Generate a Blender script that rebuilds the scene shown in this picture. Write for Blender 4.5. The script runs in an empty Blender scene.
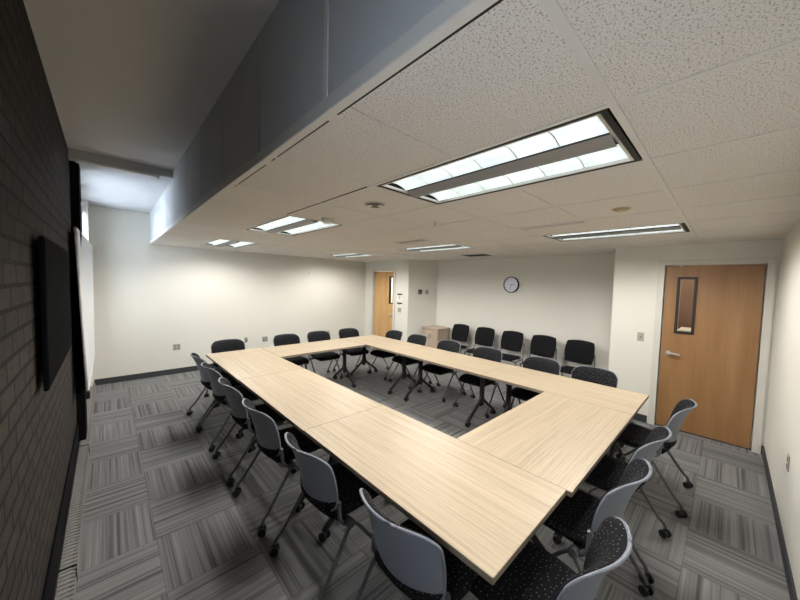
import bpy, bmesh, math, random
from mathutils import Vector, Matrix
random.seed(7)
C = bpy.context.scene.collection
D = bpy.data
PI = math.pi

# ------------------------------------------------------------------ camera, world, daylight, exposure
CAM_H = 1.806
yaw, pitch, roll = 0.75622, -0.052168, -0.025927
r0 = Vector((math.cos(yaw), -math.sin(yaw), 0)); d0 = Vector((math.sin(yaw), math.cos(yaw), 0)); z0 = Vector((0, 0, 1))
fw = d0*math.cos(pitch) + z0*math.sin(pitch)
up = z0*math.cos(pitch) - d0*math.sin(pitch)
rt = r0*math.cos(roll) - up*math.sin(roll)
u2 = r0*math.sin(roll) + up*math.cos(roll)
cam = D.cameras.new('camera'); co = D.objects.new('camera', cam); C.objects.link(co)
m = Matrix((rt, u2, -fw)).transposed().to_4x4(); m.translation = Vector((0, 0, CAM_H))
co.matrix_world = m
cam.sensor_width = 36; cam.lens = 310.888/800*36; cam.clip_start = .02; cam.clip_end = 60
bpy.context.scene.camera = co

w = D.worlds.new('world'); bpy.context.scene.world = w; w.use_nodes = True
bgn = w.node_tree.nodes['Background']
bgn.inputs[0].default_value = (0.74, 0.85, 1.0, 1); bgn.inputs[1].default_value = 10.5
vs = bpy.context.scene.view_settings
vs.view_transform = 'Standard'; vs.look = 'None'; vs.gamma = 1; vs.use_curve_mapping = False
vs.exposure = 0.0
LAMP = 15.2          # watts of each lamp point in a ceiling light

def portal(name, loc, sx, sy, rot):
    l = D.lights.new(name, 'AREA'); l.shape = 'RECTANGLE'; l.size = sx; l.size_y = sy
    l.cycles.is_portal = True
    o = D.objects.new(name, l); C.objects.link(o); o.location = loc; o.rotation_euler = rot
    return o
# daylight enters at the far window and an added unseen one beside the camera
portal('window_daylight', (-.40, 5.72, 1.85), 1.9, 1.7, (0, -PI/2, 0))
portal('window_daylight', (-.42, .20, 1.6), 1.1, .4, (0, -PI/2, 0))

# ------------------------------------------------------------------ node helpers
def mat(name, col=(.5, .5, .5), rough=.6, metal=0, spec=.5, emit=None, es=0):
    m = D.materials.new(name); m.use_nodes = True
    b = m.node_tree.nodes['Principled BSDF']
    b.inputs['Base Color'].default_value = (*col, 1); b.inputs['Roughness'].default_value = rough
    b.inputs['Metallic'].default_value = metal; b.inputs['Specular IOR Level'].default_value = spec
    if emit: b.inputs['Emission Color'].default_value = (*emit, 1); b.inputs['Emission Strength'].default_value = es
    return m
class N:
    def __init__(s, m): s.t = m.node_tree; s.b = s.t.nodes['Principled BSDF']
    def n(s, k, **kw):
        x = s.t.nodes.new(k)
        for a, v in kw.items(): setattr(x, a, v)
        return x
    def l(s, a, b): s.t.links.new(a, b)
    def val(s, sock, v):
        if isinstance(v, (int, float)): sock.default_value = v
        elif isinstance(v, tuple): sock.default_value = v
        else: s.l(v, sock)
    def m(s, op, a, b=0.0, c=0.0):
        x = s.n('ShaderNodeMath', operation=op); s.val(x.inputs[0], a); s.val(x.inputs[1], b); s.val(x.inputs[2], c); return x.outputs[0]
    def mix(s, f, a, b):
        x = s.n('ShaderNodeMix', data_type='RGBA'); s.val(x.inputs[0], f)
        for k, v in ((6, a), (7, b)):
            if isinstance(v, tuple): x.inputs[k].default_value = (*v, 1) if len(v) == 3 else v
            else: s.l(v, x.inputs[k])
        return x.outputs[2]
    def noise(s, v, scale, detail=3, rough=.5):
        x = s.n('ShaderNodeTexNoise'); x.inputs['Scale'].default_value = scale; x.inputs['Detail'].default_value = detail
        x.inputs['Roughness'].default_value = rough
        if v is not None: s.l(v, x.inputs['Vector'])
        return x.outputs['Fac']
    def ramp(s, f, *st):
        x = s.n('ShaderNodeValToRGB'); e = x.color_ramp.elements
        while len(e) < len(st): e.new(.5)
        for i, (p, c) in enumerate(st): e[i].position = p; e[i].color = (*c, 1) if isinstance(c, tuple) else (c, c, c, 1)
        s.l(f, x.inputs[0]); return x.outputs[0]
    def comb(s, x, y, z=0.0):
        c = s.n('ShaderNodeCombineXYZ'); s.val(c.inputs[0], x); s.val(c.inputs[1], y); s.val(c.inputs[2], z); return c.outputs[0]
    def pos(s):
        g = s.n('ShaderNodeNewGeometry'); x = s.n('ShaderNodeSeparateXYZ'); s.l(g.outputs['Position'], x.inputs[0]); return g.outputs['Position'], x.outputs
    def obj(s):
        g = s.n('ShaderNodeTexCoord'); x = s.n('ShaderNodeSeparateXYZ'); s.l(g.outputs['Object'], x.inputs[0]); return g.outputs['Object'], x.outputs
    def bump(s, h, st, dist=.01):
        x = s.n('ShaderNodeBump'); x.inputs['Strength'].default_value = st; x.inputs['Distance'].default_value = dist
        s.l(h, x.inputs['Height']); s.l(x.outputs[0], s.b.inputs['Normal'])
    def base(s, c): s.l(c, s.b.inputs['Base Color'])

M = {}
# painted plaster
def paint(name, col, bump=.08):
    m = mat(name, col, .75, spec=.3); n = N(m); P, _ = n.pos()
    f = n.noise(P, 1.3, 3); n.base(n.mix(f, tuple(c*.96 for c in col), tuple(min(1, c*1.03) for c in col)))
    n.bump(n.noise(P, 160, 3), bump, .002); M[name] = m
paint('wall', (.685, .668, .60)); paint('plaster_high', (.66, .64, .61), .3)
paint('beam', (.56, .57, .58))
# carpet tiles, quarter turned
m = M['carpet'] = mat('carpet', (.2, .2, .2), .95, spec=.1); n = N(m); P, (x, y, z) = n.pos()
S = .5
u = n.m('DIVIDE', n.m('SUBTRACT', x, .22), S); v = n.m('DIVIDE', n.m('SUBTRACT', y, .12), S)
i = n.m('FLOOR', u); j = n.m('FLOOR', v); fu = n.m('FRACT', u); fv = n.m('FRACT', v)
par = n.m('FLOORED_MODULO', n.m('ADD', i, j), 2.0)
a = n.m('ADD', n.m('MULTIPLY', fu, n.m('SUBTRACT', 1.0, par)), n.m('MULTIPLY', fv, par))   # across the stripes
al = n.m('ADD', n.m('MULTIPLY', fv, n.m('SUBTRACT', 1.0, par)), n.m('MULTIPLY', fu, par))
seed = n.m('ADD', n.m('MULTIPLY', i, 7.31), n.m('MULTIPLY', j, 13.17))
s1 = n.noise(n.comb(n.m('MULTIPLY', a, 15.0), 0.0, seed), 1.0, 1, .5)
s2 = n.noise(n.comb(n.m('MULTIPLY', a, 55.0), n.m('MULTIPLY', al, .5), seed), 1.0, 1, .5)
s3 = n.noise(P, 420, 2)
t = n.m('ADD', n.m('MULTIPLY', s1, .62), n.m('MULTIPLY', s2, .48))
c = n.ramp(t, (.39, (.092, .093, .095)), (.48, (.150, .150, .149)), (.57, (.198, .198, .194)), (.72, (.255, .254, .246)))
sp = n.m('MULTIPLY_ADD', s3, 1.0, .5)
mx = n.n('ShaderNodeVectorMath', operation='SCALE'); n.l(c, mx.inputs[0]); n.l(sp, mx.inputs['Scale'])
ed = n.m('MINIMUM', n.m('MINIMUM', fu, n.m('SUBTRACT', 1.0, fu)), n.m('MINIMUM', fv, n.m('SUBTRACT', 1.0, fv)))
e = n.m('LESS_THAN', ed, .006)
n.base(n.mix(n.m('MULTIPLY', e, .35), mx.outputs[0], (.05, .05, .05)))
n.bump(s3, .5, .004)
# fissured mineral ceiling tile
m = M['ceiling_tile'] = mat('ceiling_tile', (.6, .57, .53), .9, spec=.15); n = N(m); P, _ = n.pos()
a = n.noise(P, 165, 4, .6); b = n.noise(P, 330, 2, .6); g = n.noise(P, 1.1, 2)
f = n.ramp(a, (.36, 0.0), (.47, 1.0)); h = n.ramp(b, (.30, 0.0), (.42, 1.0)); q = n.m('MULTIPLY', f, h)
n.base(n.mix(q, (.34, .31, .275), n.mix(g, (.74, .705, .66), (.78, .745, .705)))); n.bump(q, .3, .003)
# brick
m = M['brick'] = mat('brick', (.07, .055, .045), .85, spec=.25); n = N(m); P, (x, y, z) = n.pos()
br = n.n('ShaderNodeTexBrick'); n.l(n.comb(y, z), br.inputs['Vector'])
br.inputs['Scale'].default_value = 1; br.inputs['Brick Width'].default_value = .205; br.inputs['Row Height'].default_value = .084
br.inputs['Mortar Size'].default_value = .0085; br.inputs['Mortar Smooth'].default_value = .2; br.inputs['Bias'].default_value = 0
br.inputs['Color1'].default_value = (.023, .0178, .0142, 1); br.inputs['Color2'].default_value = (.037, .0285, .0225, 1); br.inputs['Mortar'].default_value = (.0012, .001, .001, 1)
k = n.noise(P, 30, 4, .6)
mx = n.n('ShaderNodeVectorMath', operation='SCALE'); n.l(br.outputs[0], mx.inputs[0]); n.l(n.m('MULTIPLY_ADD', k, 1.4, .3), mx.inputs['Scale'])
n.base(mx.outputs[0]); n.bump(n.m('SUBTRACT', n.m('MULTIPLY', k, .3), br.outputs['Fac']), .8, .006)
# pale oak laminate, grain along local x
m = M['laminate'] = mat('laminate', (.7, .5, .3), .42, spec=.4); n = N(m); P, (x, y, z) = n.obj()
oi = n.n('ShaderNodeObjectInfo').outputs['Random']; sd = n.m('MULTIPLY', oi, 40.0)
wv = n.noise(n.comb(n.m('MULTIPLY', x, 1.5), n.m('MULTIPLY', y, 4.0), sd), 1.0, 2)
yy = n.m('ADD', y, n.m('MULTIPLY', wv, .03))
g1 = n.noise(n.comb(n.m('MULTIPLY', x, 1.2), n.m('MULTIPLY', yy, 110.0), sd), 1.0, 4, .6)
g2 = n.noise(n.comb(n.m('MULTIPLY', x, 8.0), n.m('MULTIPLY', yy, 380.0), sd), 1.0, 3, .6)
g3 = n.noise(n.comb(n.m('MULTIPLY', x, .5), n.m('MULTIPLY', yy, 26.0), sd), 1.0, 2)
g = n.m('ADD', n.m('ADD', n.m('MULTIPLY', g1, .5), n.m('MULTIPLY', g2, .3)), n.m('MULTIPLY', g3, .25))
n.base(n.ramp(g, (.36, (.27, .20, .130)), (.46, (.395, .315, .215)), (.56, (.465, .378, .265)), (.68, (.51, .42, .30))))
m = M['edge_band'] = mat('edge_band', (.23, .19, .14), .5)
# door veneer, grain along z
def veneer(name, c1, c2, c3):
    m = M[name] = mat(name, c2, .38, spec=.45); n = N(m); P, (x, y, z) = n.pos()
    h = n.m('ADD', x, y)
    a = n.noise(n.comb(n.m('MULTIPLY', h, 6.0), n.m('MULTIPLY', z, .5)), 1.0, 3, .5)
    b = n.noise(n.comb(n.m('MULTIPLY', h, 90.0), n.m('MULTIPLY', z, 2.0)), 1.0, 3, .6)
    n.base(n.ramp(n.m('ADD', n.m('MULTIPLY', a, .7), n.m('MULTIPLY', b, .3)), (.32, c1), (.5, c2), (.68, c3)))
veneer('door_wood', (.225, .112, .042), (.295, .155, .062), (.355, .195, .085))
veneer('door_wood_pale', (.42, .23, .085), (.53, .31, .125), (.60, .37, .16))
veneer('cabinet_wood', (.33, .25, .19), (.42, .33, .25), (.48, .38, .30))
# speckled chair cloth
def cloth(name, dots, c=(.009, .009, .0105), dc=(.17, .17, .165)):
    m = M[name] = mat(name, c, .9, spec=.1); n = N(m)
    uv = n.n('ShaderNodeTexCoord').outputs['UV']
    if dots:
        vo = n.n('ShaderNodeTexVoronoi', voronoi_dimensions='2D'); n.l(uv, vo.inputs['Vector']); vo.inputs['Scale'].default_value = 37; vo.inputs['Randomness'].default_value = .7
        f = n.m('LESS_THAN', vo.outputs['Distance'], .095)
        wn = n.noise(uv, 700, 2); cc = n.mix(wn, tuple(k*.6 for k in c), tuple(k*1.9 for k in c))
        n.base(n.mix(f, cc, dc))
    else:
        n.base(n.mix(n.noise(uv, 500, 2), tuple(k*.5 for k in c), tuple(k*1.8 for k in c)))
cloth('speckled_cloth', True); cloth('plain_cloth', False, (.009, .009, .010))
M['shell'] = mat('shell', (.19, .207, .245), .36, spec=.5)
M['pan'] = mat('pan', (.02, .02, .022), .5)
M['tube'] = mat('tube', (.11, .115, .125), .38, .3)
M['tube_dark'] = mat('tube_dark', (.045, .045, .048), .4, .3)
M['caster'] = mat('caster', (.012, .012, .013), .45)
M['table_leg'] = mat('table_leg', (.014, .014, .015), .42)
M['rubber'] = mat('rubber', (.035, .037, .042), .6)
M['black'] = mat('black', (.006, .006, .007), .5, spec=.3)
M['matte_black'] = mat('matte_black', (.004, .004, .0045), .9, spec=.1)
M['screen'] = mat('screen', (.0018, .0018, .002), .95, spec=.03)
M['frame_paint'] = mat('frame_paint', (.60, .58, .52), .5)
M['tee'] = mat('tee', (.68, .66, .62), .6)
M['white_trim'] = mat('white_trim', (.88, .88, .87), .4)
M['white_board'] = mat('white_board', (.70, .73, .75), .35)
M['heater'] = mat('heater', (.27, .26, .245), .45, .2)
M['steel'] = mat('steel', (.62, .60, .57), .28, .9)
M['plate'] = mat('plate', (.38, .36, .30), .5)
M['plate_dark'] = mat('plate_dark', (.16, .15, .13), .5)
M['white_plastic'] = mat('white_plastic', (.74, .72, .68), .5)
M['beige'] = mat('beige', (.52, .42, .27), .6)
M['bronze'] = mat('bronze', (.030, .026, .021), .4, .4)
M['paper'] = mat('paper', (.72, .72, .70), .8)
M['clock_face'] = mat('clock_face', (.74, .77, .88), .3)
M['reflector'] = mat('reflector', (.30, .305, .31), .45, .5)
M['fin'] = mat('fin', (.55, .57, .57), .4, .2)
m = M['lens'] = mat('lens', (.5, .53, .53), .4); n = N(m); P, (x, y, z) = n.obj()
ll = n.noise(n.comb(n.m('MULTIPLY', x, 30.0), n.m('MULTIPLY', y, 7.0)), 1.0, 2, .5)
n.l(n.ramp(ll, (.35, (.66, .76, .76)), (.6, (.86, .96, .96))), m.node_tree.nodes['Principled BSDF'].inputs['Emission Color']); m.node_tree.nodes['Principled BSDF'].inputs['Emission Strength'].default_value = .95
M['corridor'] = mat('corridor', (.22, .13, .085), .7)
M['corridor_white'] = mat('corridor_white', (.85, .80, .68), .7)
M['blind'] = mat('blind', (.78, .72, .60), .7)
g = M['glass'] = mat('glass', (1, 1, 1), .02); g.node_tree.nodes['Principled BSDF'].inputs['Transmission Weight'].default_value = 1
g.node_tree.nodes['Principled BSDF'].inputs['IOR'].default_value = 1.1

# ------------------------------------------------------------------ mesh helpers
class MB:
    def __init__(s): s.bm = bmesh.new()
    def box(s, x0, x1, y0, y1, z0, z1, bev=0, mi=0, rot=None):
        r = bmesh.ops.create_cube(s.bm, size=1); vs = r['verts']
        for v in vs:
            v.co = Vector(((x0+x1)/2+v.co.x*(x1-x0), (y0+y1)/2+v.co.y*(y1-y0), (z0+z1)/2+v.co.z*(z1-z0)))
            if rot is not None: v.co = rot @ v.co
        fs = {f for v in vs for f in v.link_faces}
        for f in fs: f.material_index = mi
        if bev:
            es = list({e for v in vs for e in v.link_edges})
            bmesh.ops.bevel(s.bm, geom=es, offset=bev, segments=2, affect='EDGES', clamp_overlap=True, material=mi)
        return s
    def cyl(s, p, q, r1, r2=None, seg=14, mi=0):
        p, q = Vector(p), Vector(q); d = q-p
        M4 = Matrix.Translation((p+q)/2) @ d.to_track_quat('Z', 'Y').to_matrix().to_4x4()
        r = bmesh.ops.create_cone(s.bm, cap_ends=True, segments=seg, radius1=r1, radius2=r1 if r2 is None else r2, depth=d.length, matrix=M4)
        for v in r['verts']:
            for f in v.link_faces: f.material_index = mi; f.smooth = len(f.verts) == 4
        return s
    def tube(s, pts, r, seg=10, mi=0, flat=1.0):
        pts = [Vector(p) for p in pts]; rings = []
        for k, p in enumerate(pts):
            t = (pts[min(k+1, len(pts)-1)]-pts[max(k-1, 0)]).normalized()
            a = t.cross(Vector((1, 0, 0)));
            if a.length < .2: a = t.cross(Vector((0, 1, 0)))
            a.normalize(); b = t.cross(a)
            rings.append([s.bm.verts.new(p+(a*math.cos(q)+b*math.sin(q)*flat)*r) for q in [2*PI*i/seg for i in range(seg)]])
        for A, B in zip(rings, rings[1:]):
            for i in range(seg):
                f = s.bm.faces.new((A[i], A[(i+1) % seg], B[(i+1) % seg], B[i])); f.smooth = True; f.material_index = mi
        for R in (rings[0][::-1], rings[-1]): s.bm.faces.new(R).material_index = mi
        return s
    def grid(s, fn, nu, nv, mi=0):
        V = [[s.bm.verts.new(fn(i/nu, j/nv)) for i in range(nu+1)] for j in range(nv+1)]
        for j in range(nv):
            for i in range(nu):
                f = s.bm.faces.new((V[j][i], V[j][i+1], V[j+1][i+1], V[j+1][i])); f.smooth = True; f.material_index = mi
        return V
    def build(s, name, mats, parent=None, loc=None, uv=None, smooth=False):
        bmesh.ops.recalc_face_normals(s.bm, faces=s.bm.faces)
        me = D.meshes.new(name)
        if uv:
            L = s.bm.loops.layers.uv.new('UVMap')
            for f in s.bm.faces:
                n = f.normal; ax = max(range(3), key=lambda k: abs(n[k]))
                for l in f.loops:
                    c = l.vert.co; l[L].uv = ((c.y, c.z), (c.x, c.z), (c.x, c.y))[ax]
        if smooth:
            for f in s.bm.faces: f.smooth = True
        s.bm.to_mesh(me); s.bm.free()
        for k in (mats if isinstance(mats, (list, tuple)) else [mats]): me.materials.append(M[k])
        o = D.objects.new(name, me); C.objects.link(o)
        if parent: o.parent = parent
        if loc: o.location = loc
        return o
def bez(p, n=10):
    p = [Vector(q) for q in p]; out = []
    for k in range(len(p)-1):
        a, b, c, d = p[max(k-1, 0)], p[k], p[k+1], p[min(k+2, len(p)-1)]
        for i in range(n):
            t = i/n; out.append(.5*((2*b)+(c-a)*t+(2*a-5*b+4*c-d)*t*t+(3*b-a-3*c+d)*t**3))
    return out+[p[-1]]
def tag(o, label, cat, group=None, kind=None):
    o['label'] = label; o['category'] = cat
    if group: o['group'] = group
    if kind: o['kind'] = kind
    return o
def thing(name, label, cat, loc=(0, 0, 0), rz=0, group=None):
    o = D.objects.new(name, None); C.objects.link(o); o.empty_display_size = .1
    o.location = loc; o.rotation_euler = (0, 0, rz); return tag(o, label, cat, group)
def struct(o): o['kind'] = 'structure'; return o
def copy_tree(o, parent=None):
    c = o.copy(); C.objects.link(c)
    if parent: c.parent = parent
    for ch in o.children: copy_tree(ch, c)
    return c

# ------------------------------------------------------------------ room
XB, XW, XS, XD, XA = -.249, -.27, .563, 5.325, 6.0
YN, YF, YA, YC, YC2 = -.355, 7.098, 1.161, 5.36, 5.02
SA = math.atan2(YC2-YC, XA-XD)
HC, HN, HF = 2.394, 3.013, 2.928
YB = 4.38
struct(MB().box(-.6, 7.4, -1.0, 7.5, -.1, 0).build('floor', 'carpet'))
# brick wall with an added unseen opening beside the camera; far window beyond
b = MB(); b.box(XB-.15, XB, .40, 4.5, 0, 3.3).box(XB-.15, XB, YN-.1, .0, 0, 3.3).box(XB-.15, XB, .0, .40, 0, 1.05).box(XB-.15, XB, .0, .40, 2.15, 3.3)
wl = struct(b.build('wall_left', 'brick'))
struct(MB().box(XB-.15, -.185, 4.5, 4.78, 0, HF+.1, .002).build('trim_1', 'matte_black'))
b = MB(); b.box(XW-.15, XW, 4.78, 6.66, 0, 1.0).box(XW-.15, XW, 4.78, 6.66, 2.72, 3.3).box(XW-.15, -.19, 6.66, YF+.1, 0, 3.3)
struct(b.build('wall_left', 'wall'))
b = MB(); b.box(XB-.4, XA+.4, YF, YF+.12, 0, 3.3); struct(b.build('wall_back', 'wall'))
b = MB(); b.box(XB-.4, XD+1.6, YN-.12, YN, 0, 3.3); struct(b.build('wall_front', 'wall'))
# door wall with the door opening
D0, D1, DH = -.275, .612, 2.14
b = MB(); b.box(XD, XD+.12, YN, D0-.01, 0, HC+.2).box(XD, XD+.12, D1+.01, YA, 0, HC+.2).box(XD, XD+.12, D0-.01, D1+.01, DH, HC+.2).box(XD+.12, XA+.12, YA-.12, YA, 0, HC+.2)
struct(b.build('wall_right', 'wall'))
struct(MB().box(XA, XA+.12, YA, YC+.25, 0, HC+.2).build('wall_alcove', 'wall'))
E0, E1, EH = 5.88, 6.73, 2.135
b = MB(); SX = [(XD, YC), (XA, YC2), (XA, YC+.3), (XD, YC+.3)]
A = [b.bm.verts.new((x, y, 0)) for x, y in SX]; B_ = [b.bm.verts.new((x, y, HC+.2)) for x, y in SX]
b.bm.faces.new(A[::-1]); b.bm.faces.new(B_)
for k in range(4): b.bm.faces.new((A[k], A[(k+1) % 4], B_[(k+1) % 4], B_[k]))
b.box(XD, XD+.12, YC+.3, E0-.01, 0, HC+.2).box(XD, XD+.12, E1+.01, YF, 0, HC+.2).box(XD, XD+.12, E0-.01, E1+.01, EH, HC+.2)
struct(b.build('wall_corner', 'wall'))
# high ceiling strip over the windows, its step, and the tiled bulkhead
b = MB(); b.box(-.45, XS+.05, YN-.1, YB, HN, HN+.1); struct(b.build('ceiling_high', 'plaster_high'))
b = MB(); b.box(-.45, XS+.05, YB, YF+.1, HF, HF+.2, mi=0); struct(b.build('ceiling_high', 'beam'))
b = MB(); b.tube(bez([(-.20, YB+.010, HF-.03), (-.16, YB+.010, HF-.012), (.0, YB+.010, HF-.012), (.42, YB+.010, HF-.012)], 6), .016).cyl((.415, YB+.010, HF-.02), (.44, YB+.010, HF-.02), .018)
struct(b.build('trim_2', 'white_trim'))
# bulkhead face: mineral panels with thin joints and one batten
b = MB(); ys = [YN, .33, .998, 1.637, 2.31, 2.98, 3.64, 4.3, 4.97, 5.63, 6.3, YF]
for a, c in zip(ys, ys[1:]): b.box(XS, XS+.02, a+.0045, c-.0045, HC+.03, HN+.05)
struct(b.build('bulkhead', 'beam'))
b = MB(); b.box(XS+.006, XS+.03, YN, YF, HC, HN+.05); struct(b.build('bulkhead_backing', 'pan'))
b = MB(); b.box(XS-.004, XS+.02, .985, 1.012, HC+.02, HN, .002); b.box(XS-.006, XS+.03, YN, YF, HC-.006, HC+.045, .002); struct(b.build('trim_3', 'tee'))
# suspended ceiling: tile cells, leaving out lights and vents
NX = [XS+.03, 1.18, 1.785, 2.39, 2.995, 3.6, 4.205, 4.81, 5.415, 6.02]
NY = [YN-.02, .30] + [.30+.61*k for k in range(1, 12)]
NY[-1] = YF+.02
LIGHTS = [(c, r) for c in (1, 5) for r in (1, 5, 9)]
LC = {(c, r+k) for c, r in LIGHTS for k in (0, 1)}
VENT = {(3, 2): 'slot', (4, 5): 'dark', (4, 4): 'slot2'}
b = MB()
for i in range(len(NX)-1):
    for j in range(len(NY)-1):
        if (i, j) in LC: continue
        b.box(NX[i]+.002, NX[i+1]-.002, NY[j]+.002, NY[j+1]-.002, HC, HC+.02)
b.box(-.4, 7.2, YN-.1, YF+.1, HC+.32, HC+.36) if False else None
struct(b.build('ceiling', 'ceiling_tile'))
struct(MB().box(XS+.03, 7.3, YN-.1, YF+.1, HC+.2, HC+.24).build('ceiling_slab', 'pan'))
b = MB()
for i, x in enumerate(NX[1:-1]):
    y = NY[0]
    # tee broken where a light stands
    b.box(x-.010, x+.010, NY[0], NY[-1], HC-.003, HC+.01)
for j, y in enumerate(NY[1:-1]):
    wd = .024 if j == 0 else .009
    segs = [(NX[0], NX[-1])]
    for (c, r) in LIGHTS:
        if r+1 == j+1: segs = [q for s_ in segs for q in ((s_[0], NX[c]), (NX[c+1], s_[1])) if q[1]-q[0] > .1 and s_[0] < NX[c] < s_[1]] or segs
    for a, c in segs: b.box(a, c, y-wd, y+(.0 if j == 0 else wd), HC-(.006 if j == 0 else .003), HC+.01)
struct(b.build('ceiling_grid', 'tee'))
# black strips painted in for the shadow in gaps beside trim and tiles
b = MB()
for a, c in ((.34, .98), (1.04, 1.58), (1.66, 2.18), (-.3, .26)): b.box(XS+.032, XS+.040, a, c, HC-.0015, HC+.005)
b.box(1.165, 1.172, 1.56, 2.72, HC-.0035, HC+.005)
struct(b.build('gap_shadow', 'black'))
# base moulding
def base(name, x0, x1, y0, y1): struct(MB().box(x0, x1, y0, y1, 0, .10, .003).build(name, 'rubber'))
base('baseboard_back', -.18, XD, YF-.012, YF); base('baseboard_front', -.1, XD, YN, YN+.012)
base('baseboard_right', XD-.012, XD, YN+.012, D0-.06); base('baseboard_right', XD-.012, XD, D1+.07, YA)
base('baseboard_alcove', XA-.012, XA, YA, YC2); b = MB(); b.box(0, .75, -.012, 0, 0, .10); o = struct(b.build('baseboard_corner', 'rubber')); o.location = (XD, YC, 0); o.rotation_euler = (0, 0, SA); base('baseboard_corner', XD-.012, XD, YC, E0-.06)
base('baseboard_corner', XD-.012, XD, E1+.06, YF)
struct(MB().box(XB, XB+.012, .7, 4.5, .085, .30, .002).build('baseboard_left', 'matte_black'))

# windows
def window(name, x, y0, y1, z0, z1, mull):
    b = MB(); t = .035
    for yy in [y0, y1-t]: b.box(x-.05, x, yy, yy+t, z0, z1)
    for zz in [z0, z1-t]: b.box(x-.05, x, y0+t, y1-t, zz, zz+t)
    for q in mull: b.box(x-.05, x+.01, q-.02, q+.02, z0+t, z1-t)
    f = struct(b.build(name, 'plate_dark'))
    MB().box(x-.03, x-.024, y0+t, y1-t, z0+t, z1-t).build('pane', 'glass', f)
    return f
w1 = window('window_1', XW-.03, 4.78, 6.66, 1.0, 2.72, (5.72,))
w2 = window('window_added', XB-.05, .0, .40, 1.05, 2.15, ())  # unseen window, added to throw bluish daylight on the near chairs
struct(MB().box(XW-.02, -.205, 6.40, 6.44, 1.0, 2.72, .004).build('trim_5', 'blind'))
struct(MB().box(XW-.02, -.215, 5.60, 5.72, 1.9, 2.80, .004).build('trim_6', 'heater'))

# baseboard heater
h = thing('baseboard_heater', 'long low ribbed metal baseboard heater along foot of brick wall', 'heater', (0, 0, 0))
b = MB(); prof = [(-.236, .0), (-.236, .095), (-.228, .103), (-.182, .103), (-.170, .092), (-.160, .02), (-.160, 0)]
for a, c in ((.75, 2.55), (2.555, 4.35), (4.355, 6.9)):
    A = [b.bm.verts.new((x, a, z)) for x, z in prof]; B = [b.bm.verts.new((x, c, z)) for x, z in prof]
    for k in range(len(prof)): b.bm.faces.new((A[k], A[(k+1) % len(prof)], B[(k+1) % len(prof)], B[k]))
    b.bm.faces.new(A[::-1]); b.bm.faces.new(B)
y = 1.3
while y < 6.8: b.box(-.226, -.158, y, y+.010, .0985, .1075, rot=None); y += .034
b.build('housing', 'heater', h)
for y in (2.548, 4.348): MB().box(-.232, -.157, y, y+.009, .0, .1085).build('joint', 'black', h)

# ------------------------------------------------------------------ doors
def door(name, x, y0, y1, h, wood, win, lab, hy, hinge):
    o = struct(MB().box(x+.035, x+.08, y0+.012, y1-.012, .012, h-.012, .002).build(name, wood)) if not win else None
    b = MB(); wy0, wy1, wz0, wz1 = win
    X0, X1 = x+.035, x+.08
    b.box(X0, X1, y0+.012, wy0, .012, h-.012).box(X0, X1, wy1, y1-.012, .012, h-.012).box(X0, X1, wy0, wy1, .012, wz0).box(X0, X1, wy0, wy1, wz1, h-.012)
    o = struct(b.build(name, wood))
    b = MB(); t = .028
    b.box(X0-.012, X1, wy0, wy0+t, wz0, wz1).box(X0-.012, X1, wy1-t, wy1, wz0, wz1).box(X0-.012, X1, wy0+t, wy1-t, wz0, wz0+t).box(X0-.012, X1, wy0+t, wy1-t, wz1-t, wz1)
    b.build('window_frame', 'bronze', o)
    MB().box(X0+.02, X0+.026, wy0+t, wy1-t, wz0+t, wz1-t).build('pane', 'glass', o)
    s = 1 if hy > (y0+y1)/2 else -1
    b = MB(); b.box(X0-.008, X0, hy-.022, hy+.022, .955, 1.02, .004).cyl((X0-.05, hy, .995), (X0, hy, .995), .012)
    b.tube(bez([(X0-.05, hy+.005*s, .995), (X0-.058, hy-.03*s, .995), (X0-.054, hy-.075*s, .992), (X0-.05, hy-.12*s, .985)], 5), .0135)
    b.build('door_handle', 'steel', o)
    # jamb and casing
    b = MB(); c = .070
    b.box(x-.018, x+.12, y0-c, y0-.0, 0, h+c, .003).box(x-.018, x+.12, y1, y1+c, 0, h+c, .003).box(x-.018, x+.12, y0, y1, h, h+c, .003)
    b.box(x+.085, x+.12, y0, y0+.02, 0, h).box(x+.085, x+.12, y1-.02, y1, 0, h)
    struct(b.build('door_frame', 'frame_paint'))
    struct(MB().box(x+.03, x+.09, y0, y1, .0005, .011).build('threshold', 'pan'))
    return o
door('door_1', XD, D0+.01, D1-.01, 2.135, 'door_wood', (.285, .475, 1.26, 1.985), '', .52, 0)
door('door_2', XD, E0+.01, E1-.01, 2.13, 'door_wood_pale', (5.925, 6.10, 1.28, 1.99), '', 5.95, 0)
# corridor seen through the door panes
b = MB(); b.box(7.14, 7.2, .590, .615, 0, 2.45, mi=1).box(7.2, 7.3, -.6, 4, 0, 2.6).box(5.45, 7.3, -.7, -.6, 0, 2.6).box(5.45, 7.3, -.7, 1.04, 2.45, 2.5)
struct(b.build('wall_corridor', ['corridor', 'corridor_white']))
b = MB(); b.box(6.12, 7.2, 7.1, 7.2, 0, 2.6).box(7.2, 7.3, 4.0, 7.2, 0, 2.6).box(5.45, 7.3, 5.4, 7.2, 2.45, 2.5)
struct(b.build('wall_corridor', 'corridor_white'))
tag(MB().box(6.5, 7.1, .05, .545, .0, 1.20, .01).build('counter', 'corridor_white'), 'cream counter glimpsed low through the pane of the wider brown door', 'counter')
for (x, y, z, e, s) in ((6.8, 6.3, 2.43, 60, .5), (6.5, .3, 2.43, 13, .4)):
    l = D.lights.new('corridor_lamp', 'AREA'); l.energy = e; l.size = s; l.color = (1, .93, .8)
    o = D.objects.new('corridor_lamp', l); C.objects.link(o); o.location = (x, y, z)

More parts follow.
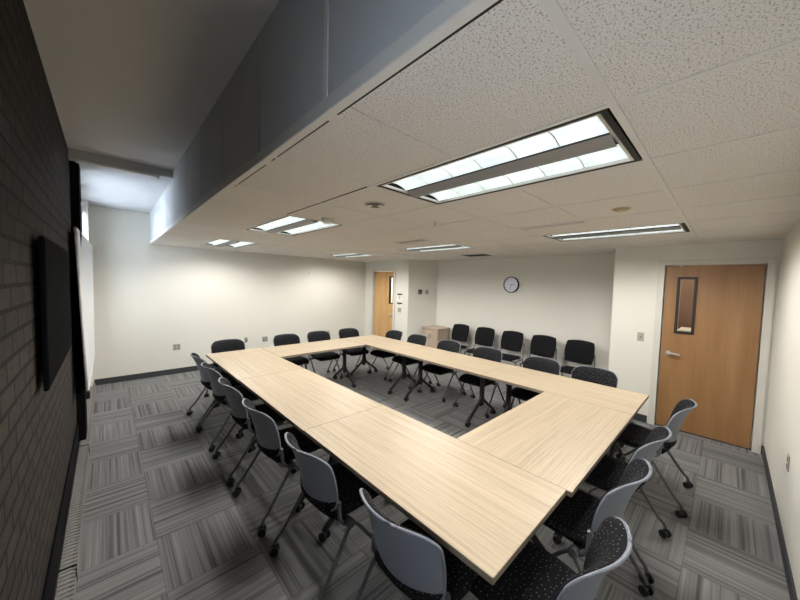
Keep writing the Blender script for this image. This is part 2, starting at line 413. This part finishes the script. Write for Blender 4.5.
# ------------------------------------------------------------------ ceiling lights
def make_light():
    t = thing('ceiling_light', '', 'light')
    W, L = .585, 1.19       # x 0..W, y 0..L, z 0 = ceiling face
    b = MB(); b.box(0, W, 0, .018, -.002, .09).box(0, W, L-.018, L, -.002, .09).box(0, .018, .018, L-.018, -.002, .09).box(W-.018, W, .018, L-.018, -.002, .09)
    b.box(0, W, 0, L, .09, .10); b.build('housing', 'black', t)
    b = MB(); b.box(.022, .032, .022, L-.022, -.001, .012).box(W-.032, W-.022, .022, L-.022, -.001, .012).box(.032, W-.032, .022, .034, -.001, .012).box(.032, W-.032, L-.034, L-.022, -.001, .012)
    b.build('frame', 'steel', t)
    for x0, x1 in ((.034, .222), (.362, .551)):
        b = MB(); mid = (x0+x1)/2
        b.grid(lambda u, v: Vector((x0+(x1-x0)*u, .034+(L-.068)*v, .012+.022*math.sin(PI*u))), 8, 1)
        for k in range(1, 6):
            y = .034+(L-.068)*k/6; b.grid(lambda u, v: Vector((x0+(x1-x0)*u, y-.003+.006*v, .010+.022*math.sin(PI*u))), 8, 1, mi=1)
        b.build('lens', ['lens', 'fin'], t)
        b = MB(); b.grid(lambda u, v: Vector((.222+.14*u, .034+(L-.068)*v, .004-.018*math.sin(PI*u))), 10, 1)
    for k in range(1, 6):
        y = .034+(L-.068)*k/6; b.grid(lambda u, v: Vector((.222+.14*u, y-.002+.004*v, .003-.018*math.sin(PI*u))), 10, 1)
    b.build('reflector', 'reflector', t)
    ld = D.lights.get('ceiling_lamp')
    if not ld:
        ld = D.lights.new('ceiling_lamp', 'SPOT'); ld.energy = LAMP; ld.spot_size = math.radians(168); ld.spot_blend = .55; ld.shadow_soft_size = 0; ld.color = (1.0, .97, .93)
    for xx in (.128, .456):
        for yy in (.2, .46, .73, .99):
            lo = D.objects.new('lamp', ld); C.objects.link(lo); lo.parent = t; lo.location = (xx, yy, -.004)
    return t
proto = make_light()
LL = {(1, 1): 'largest two-lens ceiling light, above the tables in front of the camera', (1, 5): 'ceiling light second along the row nearest the bulkhead', (1, 9): 'ceiling light nearest the left end of the far white wall',
      (5, 1): 'ceiling light seen edge-on in front of the wide brown door wall', (5, 5): 'ceiling light in the middle of the row by the clock alcove', (5, 9): 'ceiling light nearest the narrow far door'}
for k, cr in enumerate(LIGHTS):
    o = proto if k == 0 else copy_tree(proto)
    o.location = (NX[cr[0]]+.010, NY[cr[1]]+.010, HC); tag(o, 'recessed '+LL[cr], 'light', 'ceiling lights in the tile grid')

# ------------------------------------------------------------------ ceiling fittings
def disc(name, mats, x, y, r, dz, lab, cat, part=None):
    t = thing(name, lab, cat, (x, y, HC))
    b = MB(); b.cyl((0, 0, -.004), (0, 0, 0), r, seg=28); b.build('base_plate', mats[0], t)
    b = MB(); b.cyl((0, 0, -dz), (0, 0, -.004), r*.55, r*.8, seg=24); b.build(part or 'cover', mats[1], t); return t
t = thing('ceiling_speaker', 'round dark recessed ceiling speaker with bright lobes beside largest light', 'speaker', (1.47, 1.86, HC))
MB().cyl((0, 0, -.006), (0, 0, 0), .085, seg=32).build('rim', 'steel', t)
MB().cyl((0, 0, -.009), (0, 0, -.006), .070, seg=32).build('grille', 'bronze', t)
for q in (-.03, .03): MB().cyl((q, -q, -.016), (q, -q, -.009), .020, .026, seg=18).build('driver', 'white_plastic', t)
disc('smoke_detector', ('white_plastic', 'white_plastic'), 1.50, 2.60, .075, .045, 'white smoke detector hanging beside second ceiling light of the bulkhead row', 'smoke detector')
disc('heat_detector', ('beige', 'beige'), 2.74, .58, .062, .020, 'round beige detector on ceiling tile left of the edge-on light', 'heat detector')
def sprinkler(x, y, lab):
    t = thing('sprinkler_head', lab, 'sprinkler', (x, y, HC), 0, 'sprinkler heads in the ceiling')
    MB().cyl((0, 0, -.004), (0, 0, 0), .035, seg=20).build('escutcheon', 'steel', t)
    MB().cyl((0, 0, -.035), (0, 0, -.004), .006).cyl((0, 0, -.038), (0, 0, -.035), .016).build('nozzle', 'steel', t)
sprinkler(1.50, 4.34, 'small sprinkler head in ceiling by the light nearest the far-left corner')
sprinkler(2.74, 6.17, 'small sprinkler head in ceiling near the middle of the far white wall')
sprinkler(2.27, 1.95, 'small sprinkler head in ceiling, right of the round dark speaker')
def vent(x0, x1, y0, y1, lab, dark):
    t = thing('ceiling_vent', lab, 'vent', (0, 0, HC), 0, 'air vents in the ceiling')
    b = MB(); f = .012
    b.box(x0, x1, y0, y0+f, -.008, 0).box(x0, x1, y1-f, y1, -.008, 0).box(x0, x0+f, y0+f, y1-f, -.008, 0).box(x1-f, x1, y0+f, y1-f, -.008, 0); b.build('frame', 'tee', t)
    MB().box(x0+f, x1-f, y0+f, y1-f, -.003, 0).build('duct_opening', 'black', t)
    n = 5 if dark else 1
    for k in range(n):
        x = x0+f+(x1-x0-2*f)*(k+.5)/n; MB().box(x-.003, x+.003, y0+f, y1-f, -.009, -.003).build('vane', 'table_leg' if dark else 'tee', t)
vent(3.01, 3.10, .90, 1.50, 'narrow slot air vent in ceiling between the beige detector and the edge-on light', False)
vent(2.98, 3.12, 2.76, 3.34, 'slim framed air vent in ceiling before the middle alcove-side light', False)
vent(5.00, 5.36, 3.1, 3.65, 'square black-slatted air vent in ceiling near the clock alcove', True)

# ------------------------------------------------------------------ wall fittings
def plate(name, c, axis, w_, h_, lab, cat, kind='outlet', mats=('plate', 'plate_dark')):
    # axis: '-y' faces -y (on the back wall), '+y' faces +y, '-x' faces -x
    rz = {'-y': 0, '+y': PI, '-x': -PI/2}[axis]
    t = thing(name, lab, cat, c, rz)
    MB().box(-w_/2, w_/2, -.007, 0, -h_/2, h_/2, .002).build('cover_plate', mats[0], t)
    ng = 2 if w_ > .1 else 1; pn = 'socket' if kind == 'outlet' else 'toggle'
    for k in range(ng):
        cx = -w_/2+w_*(k+.5)/ng
        if kind == 'outlet':
            for dz in (-.025, .025): MB().box(cx-.015, cx+.015, -.010, -.006, dz-.014, dz+.014, .002).build(pn, mats[1], t)
        else: MB().box(cx-.007, cx+.007, -.017, -.006, -.014, .014, .002).build(pn, mats[1], t)
    return t
plate('wall_outlet', (.935, YF, .505), '-y', .115, .115, 'double outlet plate on far wall, leftmost, clear of the chairs', 'outlet')
plate('wall_outlet', (2.56, YF, .49), '-y', .115, .115, 'double outlet plate on far wall between the first two far chairs', 'outlet')
plate('wall_outlet', (4.16, YF, .485), '-y', .08, .115, 'outlet plate on far wall between the third and fourth far chairs', 'outlet')
t = plate('wall_jack', (2.16, YF, .51), '-y', .07, .115, 'small jack plate with a plugged connector just right of the corner chair', 'wall jack')
MB().box(-.02, .02, -.04, -.010, -.02, .015, .004).build('plug', 'plate_dark', t)
plate('light_switch', (XD, .81, 1.165), '-x', .075, .12, 'grey light switch plate on white wall beside the wide brown door', 'light switch', 'switch')
plate('wall_outlet', (3.53, YN, .60), '+y', .07, .115, 'outlet plate low on right foreground wall at the frame edge', 'outlet')
plate('wall_outlet', (XA, 1.98, .50), '-x', .07, .115, 'outlet plate behind the two rightmost alcove chairs', 'outlet')
t = thing('thermostat', 'small dark thermostat on side wall of the alcove', 'thermostat', (XD+.27, YC+.27*math.tan(SA), 1.62), SA)
MB().box(-.05, .05, -.03, 0, -.06, .06, .006).build('case', 'plate_dark', t)
MB().box(-.03, .03, -.033, -.029, .0, .035, .002).build('dial', 'black', t)
t = thing('wall_sensor', 'small beige sensor box beside the thermostat', 'sensor', (XD+.43, YC+.43*math.tan(SA), 1.62), SA)
MB().box(-.045, .045, -.02, 0, -.055, .055, .006).build('case', 'plate', t); MB().box(-.02, .02, -.023, -.019, -.03, .0, .002).build('button', 'plate_dark', t)
t = thing('wall_chime', 'small white chime high on the far wall under ceiling', 'chime', (3.65, YF, 2.02), 0)
MB().box(-.05, .05, -.03, 0, -.05, .05, .008).build('case', 'white_plastic', t); MB().box(-.03, .03, -.033, -.029, -.03, .03, .003).build('grille', 'wall', t)
def notice(z, hh, lab):
    t = thing('notice', lab, 'notice', (XD, 5.655, z), -PI/2, None)
    MB().box(-.085, .085, -.003, 0, -hh/2, hh/2).build('sheet', 'paper', t)
    b = MB(); b.box(-.09, .09, -.005, -.003, hh/2-.035, hh/2); b.build('header', 'black', t)
    b = MB(); random.seed(int(z*100))
    q = hh/2-.045
    while q > -hh/2+.02:
        a = random.uniform(.015, .03); b.box(-.045, -.045+random.uniform(.04, .09), -.0045, -.003, q-.004, q+.004); q -= .018
    b.build('text_lines', 'plate_dark', t)
notice(1.475, .17, 'small printed notice with black header beside the narrow far door')
notice(1.285, .10, 'lower small notice under the other beside the narrow far door')
plate('light_switch', (XD, 5.655, 1.15), '-x', .115, .12, 'two-gang light switch plate under the notices by the far door', 'light switch', 'switch')

# clock
t = thing('wall_clock', 'round wall clock with black rim and pale face in the alcove', 'clock', (XA, 3.06, 1.845), -PI/2)
b = MB(); seg = 40
for k in range(seg):
    a0, a1 = 2*PI*k/seg, 2*PI*(k+1)/seg
    P = []
    for a in (a0, a1): P.append([b.bm.verts.new((r*math.cos(a), y, r*math.sin(a))) for r, y in ((.163, 0), (.163, -.035), (.156, -.042), (.146, -.035), (.146, -.02))])
    for q in range(4): b.bm.faces.new((P[0][q], P[0][q+1], P[1][q+1], P[1][q]))
b.build('rim', 'black', t)
MB().cyl((0, 0, 0), (0, -.022, 0), .148, seg=40).build('face', 'clock_face', t)
b = MB()
for k in range(12):
    R = Matrix.Rotation(2*PI*k/12, 3, 'Y'); b.box(-.004, .004, -.024, -.022, .105, .125, rot=R)
b.build('hour_marks', 'plate_dark', t)
b = MB(); b.box(-.005, .005, -.027, -.025, -.01, .07, rot=Matrix.Rotation(1.65, 3, 'Y')); b.build('hour_hand', 'table_leg', t)
b = MB(); b.box(-.0035, .0035, -.029, -.027, -.015, .105, rot=Matrix.Rotation(3.3, 3, 'Y')); b.build('minute_hand', 'table_leg', t)

# television on the brick
t = thing('wall_television', 'large black flat television mounted on the dark brick wall', 'television', (XB, 2.83, 1.62))
MB().box(.022, .040, -.64, .64, -.365, .365, .003).build('casing', 'matte_black', t)
MB().box(.040, .0415, -.63, .63, -.355, .358).build('screen', 'screen', t)
MB().box(0, .022, .0, .4, -.2, .2).build('wall_bracket', 'matte_black', t)
MB().box(.028, .036, .63, .643, .055, .075).build('port', 'steel', t)

# tilted white board in front of the window
t = thing('white_board', 'large blank white board tilted in front of the far-left window', 'white board', (0, 0, 0))
def slab(b, pts, th):
    p = [Vector(q) for q in pts]; n = (p[1]-p[0]).cross(p[3]-p[0]).normalized()*th
    A = [b.bm.verts.new(q) for q in p]; B = [b.bm.verts.new(q-n) for q in p]
    b.bm.faces.new(A); b.bm.faces.new(B[::-1])
    for k in range(4): b.bm.faces.new((A[k], B[k], B[(k+1) % 4], A[(k+1) % 4]))
q = [Vector((-.148, 4.15, .70)), Vector((-.148, 6.38, .66)), Vector((-.150, 6.38, 2.235)), Vector((-.198, 4.15, 2.245))]
b = MB(); slab(b, q, .012); b.build('panel', 'white_board', t)
b = MB()
for a, c in ((0, 1), (1, 2), (2, 3), (3, 0)): b.tube([q[a]-Vector((.006, 0, 0)), q[c]-Vector((.006, 0, 0))], .011, 6)
b.build('frame', 'white_trim', t)
MB().box(-.265, -.187, 4.9, 4.93, 1.5, 1.53).build('wall_arm', 'tube', t); MB().box(-.265, -.172, 6.0, 6.03, 1.5, 1.53).build('wall_arm', 'tube', t)
b = MB(); b.box(-.165, -.135, 4.10, 4.16, .64, .71, .006); b.build('corner_foot', 'caster', t)

# ------------------------------------------------------------------ tables
TL, TD, TH, TT = 1.507, .745, .735, .030
def caster(mb, x, y, r=.030, ang=0, zoff=0):
    c, s = math.cos(ang), math.sin(ang)
    for k in (-1, 1):
        p = Vector((x-s*k*.014, y+c*k*.014, r+zoff)); q = Vector((x-s*k*.030, y+c*k*.030, r+zoff)); mb.cyl(p, q, r, r*.93, 18)
    mb.cyl((x-s*.014, y+c*.014, r+zoff), (x+s*.014, y-c*.014, r+zoff), r*.62, seg=12)
    mb.cyl((x, y, r), (x, y, r*2.0+zoff+.012), .009, seg=8)
def make_table():
    t = thing('training_table', '', 'table')
    b = MB(); b.box(-TL/2, TL/2, -TD/2, TD/2, TH-TT, TH, .0015)
    b.bm.normal_update()
    for f in b.bm.faces: f.material_index = 0 if abs(f.normal.z) > .9 else 1
    o = b.build('tabletop', ['laminate', 'edge_band'], t)
    MB().box(-TL/2+.22, TL/2-.22, -.028, .028, TH-TT-.045, TH-TT-.012, .004).build('crossbar', 'table_leg', t)
    for sx in (-1, 1):
        x = sx*(TL/2-.19); b = MB()
        b.box(x-.03, x+.03, -.30, .30, TH-TT-.018, TH-TT, .003)                      # top plate
        b.box(x-.022, x+.022, -.034, .034, .20, TH-TT-.015, .008)                   # column
        b.box(x-.028, x+.028, -.042, .042, .56, .66, .008)                          # flip latch
        for sy in (-1, 1):
            b.tube(bez([(x, sy*.010, .33), (x, sy*.06, .26), (x, sy*.20, .15), (x, sy*.29, .085), (x, sy*.305, .066)], 5), .021, 8)
        lg = b.build('leg', 'table_leg', t)
        for sy in (-1, 1):
            c = MB(); caster(c, x, sy*.305, .033, PI/2*0+.4*sy); c.build('caster', 'caster', lg)
    return t
pt = make_table()
TAB = [  # cx, cy, rz, label
 (1.014+TD/2, .538+TL/2, PI/2, 'nearest table on the brick wall side, corner towards the camera'),
 (1.010+TD/2, 2.046+TL/2, PI/2, 'middle table of the row on the brick wall side'),
 (1.005+TD/2, 3.554+TL/2, PI/2, 'farthest table on the brick wall side'),
 (1.760+TL/2, .512+TD/2, 0, 'table closing the near end of the ring by the right foreground wall'),
 (1.755+TL/2, 4.290+TD/2, 0, 'table closing the far end of the ring before the far white wall'),
 (3.270+TD/2, .512+TL/2, PI/2, 'nearest table of the row on the wide brown door side'),
 (3.268+TD/2, 2.020+TL/2, PI/2, 'middle table of the row on the alcove side'),
 (3.270+TD/2, 3.528+TL/2, PI/2, 'farthest table on the alcove side, nearest the narrow door')]
for k, (x, y, rz, lab) in enumerate(TAB):
    o = pt if k == 0 else copy_tree(pt)
    o.location = (x, y, 0); o.rotation_euler = (0, 0, rz); tag(o, 'pale oak flip-top '+lab, 'table', 'tables set in a ring')

# ------------------------------------------------------------------ nesting chairs (facing +y locally)
def back_pt(u, z, off=0.0):
    v = max(0, (z-.425)/.445)
    wdt = .204 + .030*math.sin(PI/2*min(1, max(0, v*1.25-.05)))
    y = -.200 - .020*v - .105*v**2.4 + (.070+.015*v)*u*u + .05*(max(0, .22-v)/.22)**2 + off
    return Vector((u*wdt, y, z))
def zt(u, H=.852, r=.075, k=.62):
    a = abs(u); return H - (.0 if a < k else r*(1-math.sqrt(max(0, 1-((a-k)/(1-k))**2)))) - .008*u*u
def zb(u): return .425 + .115*(1-math.sqrt(max(0, 1-abs(u)**2.2)))
def za(u): return .505 + .045*abs(u)**3
US = lambda i: math.sin((2*i-1)*PI/2)
def rims(b, A, B):
    def rim(P, Q):
        for k in range(len(P)-1): f = b.bm.faces.new((P[k], P[k+1], Q[k+1], Q[k])); f.smooth = True
    rim(A[0], B[0]); rim(A[-1], B[-1]); rim([q[0] for q in A], [q[0] for q in B]); rim([q[-1] for q in A], [q[-1] for q in B])
def make_chair(cl):
    t = thing('rolling_chair', '', 'chair')
    b = MB(); nu, nv, th = 28, 16, .008
    def sh(off): return lambda i, j: (lambda u: back_pt(u, za(u)*(1-j)+zt(u)*j, off))(US(i))
    F = b.grid(sh(0), nu, nv); G = b.grid(sh(-th), nu, nv); rims(b, F, G)
    # raised edge round the whole outline, also under the arch
    n_ = 40; path = [back_pt(US(k/n_), zt(US(k/n_)), -.009) for k in range(n_+1)]
    zs = zt(1); dn = [back_pt(1, zs+(zb(1)-zs)*k/10, -.009) for k in range(1, 10)]
    bt = [back_pt(US(1-k/n_), zb(US(1-k/n_)), -.009) for k in range(n_+1)]
    upp = [back_pt(-1, zb(1)+(zs-zb(1))*k/10, -.009) for k in range(1, 10)]
    b.tube(path+dn+bt+upp+path[:1], .0062, 8)
    sh_ = b.build('backrest', 'shell', t)
    # padded front, bulging to the rear below the arch
    b = MB()
    def cu(i, j):
        u = US(i); e = max(0, 1-abs(u)**8)*max(0, 1-abs(2*j-1)**10)
        return back_pt(u*1.0, (zb(u)+.004)*(1-j)+(zt(u)+.001)*j, .003+.028*e)
    A = b.grid(cu, 24, 18); B = b.grid(lambda i, j: (lambda u: back_pt(u*1.0, (zb(u)+.004)*(1-j)+(zt(u)+.001)*j, .001))(US(i)), 24, 18); rims(b, A, B)
    b.build('back_cushion', cl, sh_, uv=True, smooth=True)
    b = MB()
    def cb(i, j):
        u = US(i); e = max(0, 1-abs(u)**3)*math.sin(PI*(.12+.8*j))
        return back_pt(u*.96, zb(u)*(1-j)+(za(u)+.012)*j, -.003-.018*e)
    b.grid(cb, 20, 8); b.build('lumbar_pad', cl, sh_, uv=True, smooth=True)
    # seat
    b = MB()
    def seat(top):
        def fn(i, j):
            a = 2*i-1; c = 2*j-1
            # squircle
            k = 1-.13*(a*a*c*c)
            x = a*.232*k*(1-.06*(c < 0)*c*c); y = .035+c*.225*k
            e = max(0, 1-max(abs(a), abs(c))**5)
            z = (.455+.030*e-.022*max(0, c-.35)**2*3+.012*a*a) if top else (.445-.035*max(0, 1-max(abs(a), abs(c))**9)-.022*max(0, c-.35)**2*3)
            return Vector((x, y, z))
        return fn
    A = b.grid(seat(True), 18, 18); B = b.grid(seat(False), 18, 18)
    for P, Q in ((A[0], B[0]), (A[-1], B[-1]), ([r[0] for r in A], [r[0] for r in B]), ([r[-1] for r in A], [r[-1] for r in B])): rim2 = [b.bm.faces.new((P[k], P[k+1], Q[k+1], Q[k])) for k in range(18)]
    st = b.build('seat', cl, t, uv=True, smooth=True)
    b = MB(); b.box(-.19, .19, -.13, .20, .395, .425, .012).box(-.235, .235, -.09, -.05, .385, .41, .006); b.build('seat_pan', 'pan', st)
    for s in (-1, 1):
        b = MB(); b.cyl((s*.222, -.07, .40), (s*.262, -.07, .40), .026, seg=18)
        b.tube(bez([(s*.243, -.07, .40), (s*.242, -.105, .41), (s*.236, -.130, .44), (s*.226, -.134, .50), (s*.224, -.136, .545)], 5), .0115, 8, flat=1.3)
        b.build('bracket', 'tube', t)
        for sy, p in ((1, [(s*.243, -.065, .405), (s*.246, .0, .345), (s*.252, .13, .17), (s*.256, .19, .105), (s*.258, .205, .070)]),
                      (-1, [(s*.250, -.07, .405), (s*.258, -.11, .34), (s*.268, -.235, .155), (s*.274, -.285, .098), (s*.276, -.297, .068)])):
            b = MB(); b.tube(bez(p, 6), .0115, 8); lg = b.build('leg', 'tube', t)
            c = MB(); caster(c, p[-1][0], p[-1][1], .028, random.uniform(-.9, .9)+PI/2); c.build('caster', 'caster', lg)
    return t
pc = make_chair('speckled_cloth')
CH = []
lw = ['farthest, beside the table corner', 'second from the far end', 'third from the far end', 'fourth from the far end', 'second nearest the camera', 'nearest the camera, cut by the bottom edge']
for k, (y, dx, a) in enumerate(((4.54, 0, -.0), (3.92, 0, .02), (3.18, 0, -.03), (2.47, 0, .02), (1.70, .015, .02), (.955, .05, .05))):
    CH.append((1.065+dx, y, -PI/2+a, 'speckled rolling chair on the brick wall side, '+lw[k], 'chairs along the brick wall side'))
nw = ['cut by the bottom edge', 'second from the camera', 'third from the camera', 'turned askew nearest the wide brown door']
for k, (x, y, a) in enumerate(((1.375, .525, -.02), (2.04, .555, -.05), (2.69, .54, -.05), (3.585, .465, .0))):
    CH.append((x, y, a, 'speckled rolling chair by the right foreground wall, '+nw[k], 'chairs at the near end of the ring'))
fwn = ['leftmost, at the corner', 'second from the left', 'third from the left', 'rightmost, in front of the narrow door side']
for k, x in enumerate((1.36, 2.29, 2.91, 3.58)):
    CH.append((x, 5.10, PI+random.uniform(-.04, .04), 'dark rolling chair at far end of ring, '+fwn[k], 'chairs at the far end of the ring'))
rw = ['sixth from the wide brown door', 'fifth from the wide brown door', 'fourth from the wide brown door', 'third from the wide brown door', 'second from the wide brown door', 'closest to the wide brown door']
for k, y in enumerate((4.58, 3.94, 3.20, 2.46, 1.66, 1.05)):
    CH.append((3.97, y, PI/2+random.uniform(-.03, .03), 'dark rolling chair on the alcove side of the ring, '+rw[k], 'chairs along the alcove side'))
for k, (x, y, rz, lab, grp) in enumerate(CH):
    o = pc if k == 0 else copy_tree(pc)
    o.location = (x, y, 0); o.rotation_euler = (0, 0, rz); tag(o, lab, 'chair', grp)
    if 'askew' in lab:
        b = MB(); b.tube(bez([(-.215, -.17, .56), (-.262, -.16, .62), (-.262, .0, .645), (-.262, .20, .65)], 5), .009, 8); b.build('armrest', 'tube', o)

# ------------------------------------------------------------------ guest chairs in the alcove
def make_guest():
    t = thing('guest_chair', '', 'chair')
    def pad(name, w_, h_, th, fn, mt):
        b = MB()
        def g(s_):
            def f(i, j):
                a, c = 2*i-1, 2*j-1; k = 1-.11*a*a*c*c; e = max(0, 1-max(abs(a), abs(c))**6)
                return fn(a*w_/2*k, c*h_/2*k, s_*th/2*e)
            return f
        A = b.grid(g(1), 14, 14); B = b.grid(g(-1), 14, 14)
        for P, Q in ((A[0], B[0]), (A[-1], B[-1]), ([r[0] for r in A], [r[0] for r in B]), ([r[-1] for r in A], [r[-1] for r in B])):
            for k in range(14): b.bm.faces.new((P[k], P[k+1], Q[k+1], Q[k]))
        return b.build(name, mt, t, uv=True, smooth=True)
    bmesh  # pads
    bk = pad('backrest', .455, .385, .045, lambda x, z, n_: Vector((x, -.20+.045*(x/.22)**2-.10*(z/.4)+n_, .735+z)), 'plain_cloth')
    pad('seat', .46, .44, .06, lambda x, y, n_: Vector((x, y+.03, .45+n_-.03*max(0, y-.1))), 'plain_cloth')
    for s in (-1, 1):
        b = MB(); b.tube(bez([(s*.205, -.225, .72), (s*.218, -.215, .67), (s*.222, -.195, .61), (s*.238, -.16, .50), (s*.250, -.12, .44), (s*.248, .05, .42), (s*.246, .20, .41)], 5), .011, 8)
        b.build('side_frame', 'tube', t)
        b = MB(); b.tube(bez([(s*.250, .14, .42), (s*.252, .17, .35), (s*.256, .24, .012)], 5), .011, 8); b.cyl((s*.256, .24, 0), (s*.256, .24, .018), .014); b.build('leg', 'tube', t)
        b = MB(); b.tube(bez([(s*.250, -.10, .43), (s*.252, -.15, .34), (s*.258, -.24, .012)], 5), .011, 8); b.cyl((s*.258, -.24, 0), (s*.258, -.24, .018), .014); b.build('leg', 'tube', t)
    b = MB(); b.cyl((-.25, .15, .412), (.25, .15, .412), .009).cyl((-.25, -.10, .42), (.25, -.10, .42), .009); b.build('stretcher', 'tube', t)
    return t
pg = make_guest()
gw = ['beside the small cabinet', 'second from the cabinet', 'middle of the five', 'fourth from the cabinet', 'last, nearest the wide brown door']
for k, y in enumerate((4.12, 3.50, 2.89, 2.29, 1.69)):
    o = pg if k == 0 else copy_tree(pg)
    o.location = (5.62, y, 0); o.rotation_euler = (0, 0, PI/2); tag(o, 'plain black guest chair against the alcove wall, '+gw[k], 'chair', 'guest chairs in the alcove')

# ------------------------------------------------------------------ cabinet
t = thing('low_cabinet', 'small grey-brown wood cabinet standing in the alcove corner', 'cabinet', (5.715, 4.775, 0))
MB().box(-.215, .200, -.25, .25, .06, .755, .003).build('body', 'cabinet_wood', t)
MB().box(-.235, .205, -.268, .268, .758, .795, .003).build('top', 'cabinet_wood', t)
MB().box(-.19, .195, -.24, .24, 0, .06).build('plinth', 'black', t)
for s in (-1, 1):
    d = MB().box(-.230, -.216, min(s*.003, s*.246), max(s*.003, s*.246), .075, .745, .002).build('door', 'cabinet_wood', t)
    MB().box(-.248, -.230, s*.03-.005, s*.03+.005, .55, .65, .002).build('handle', 'steel', d)
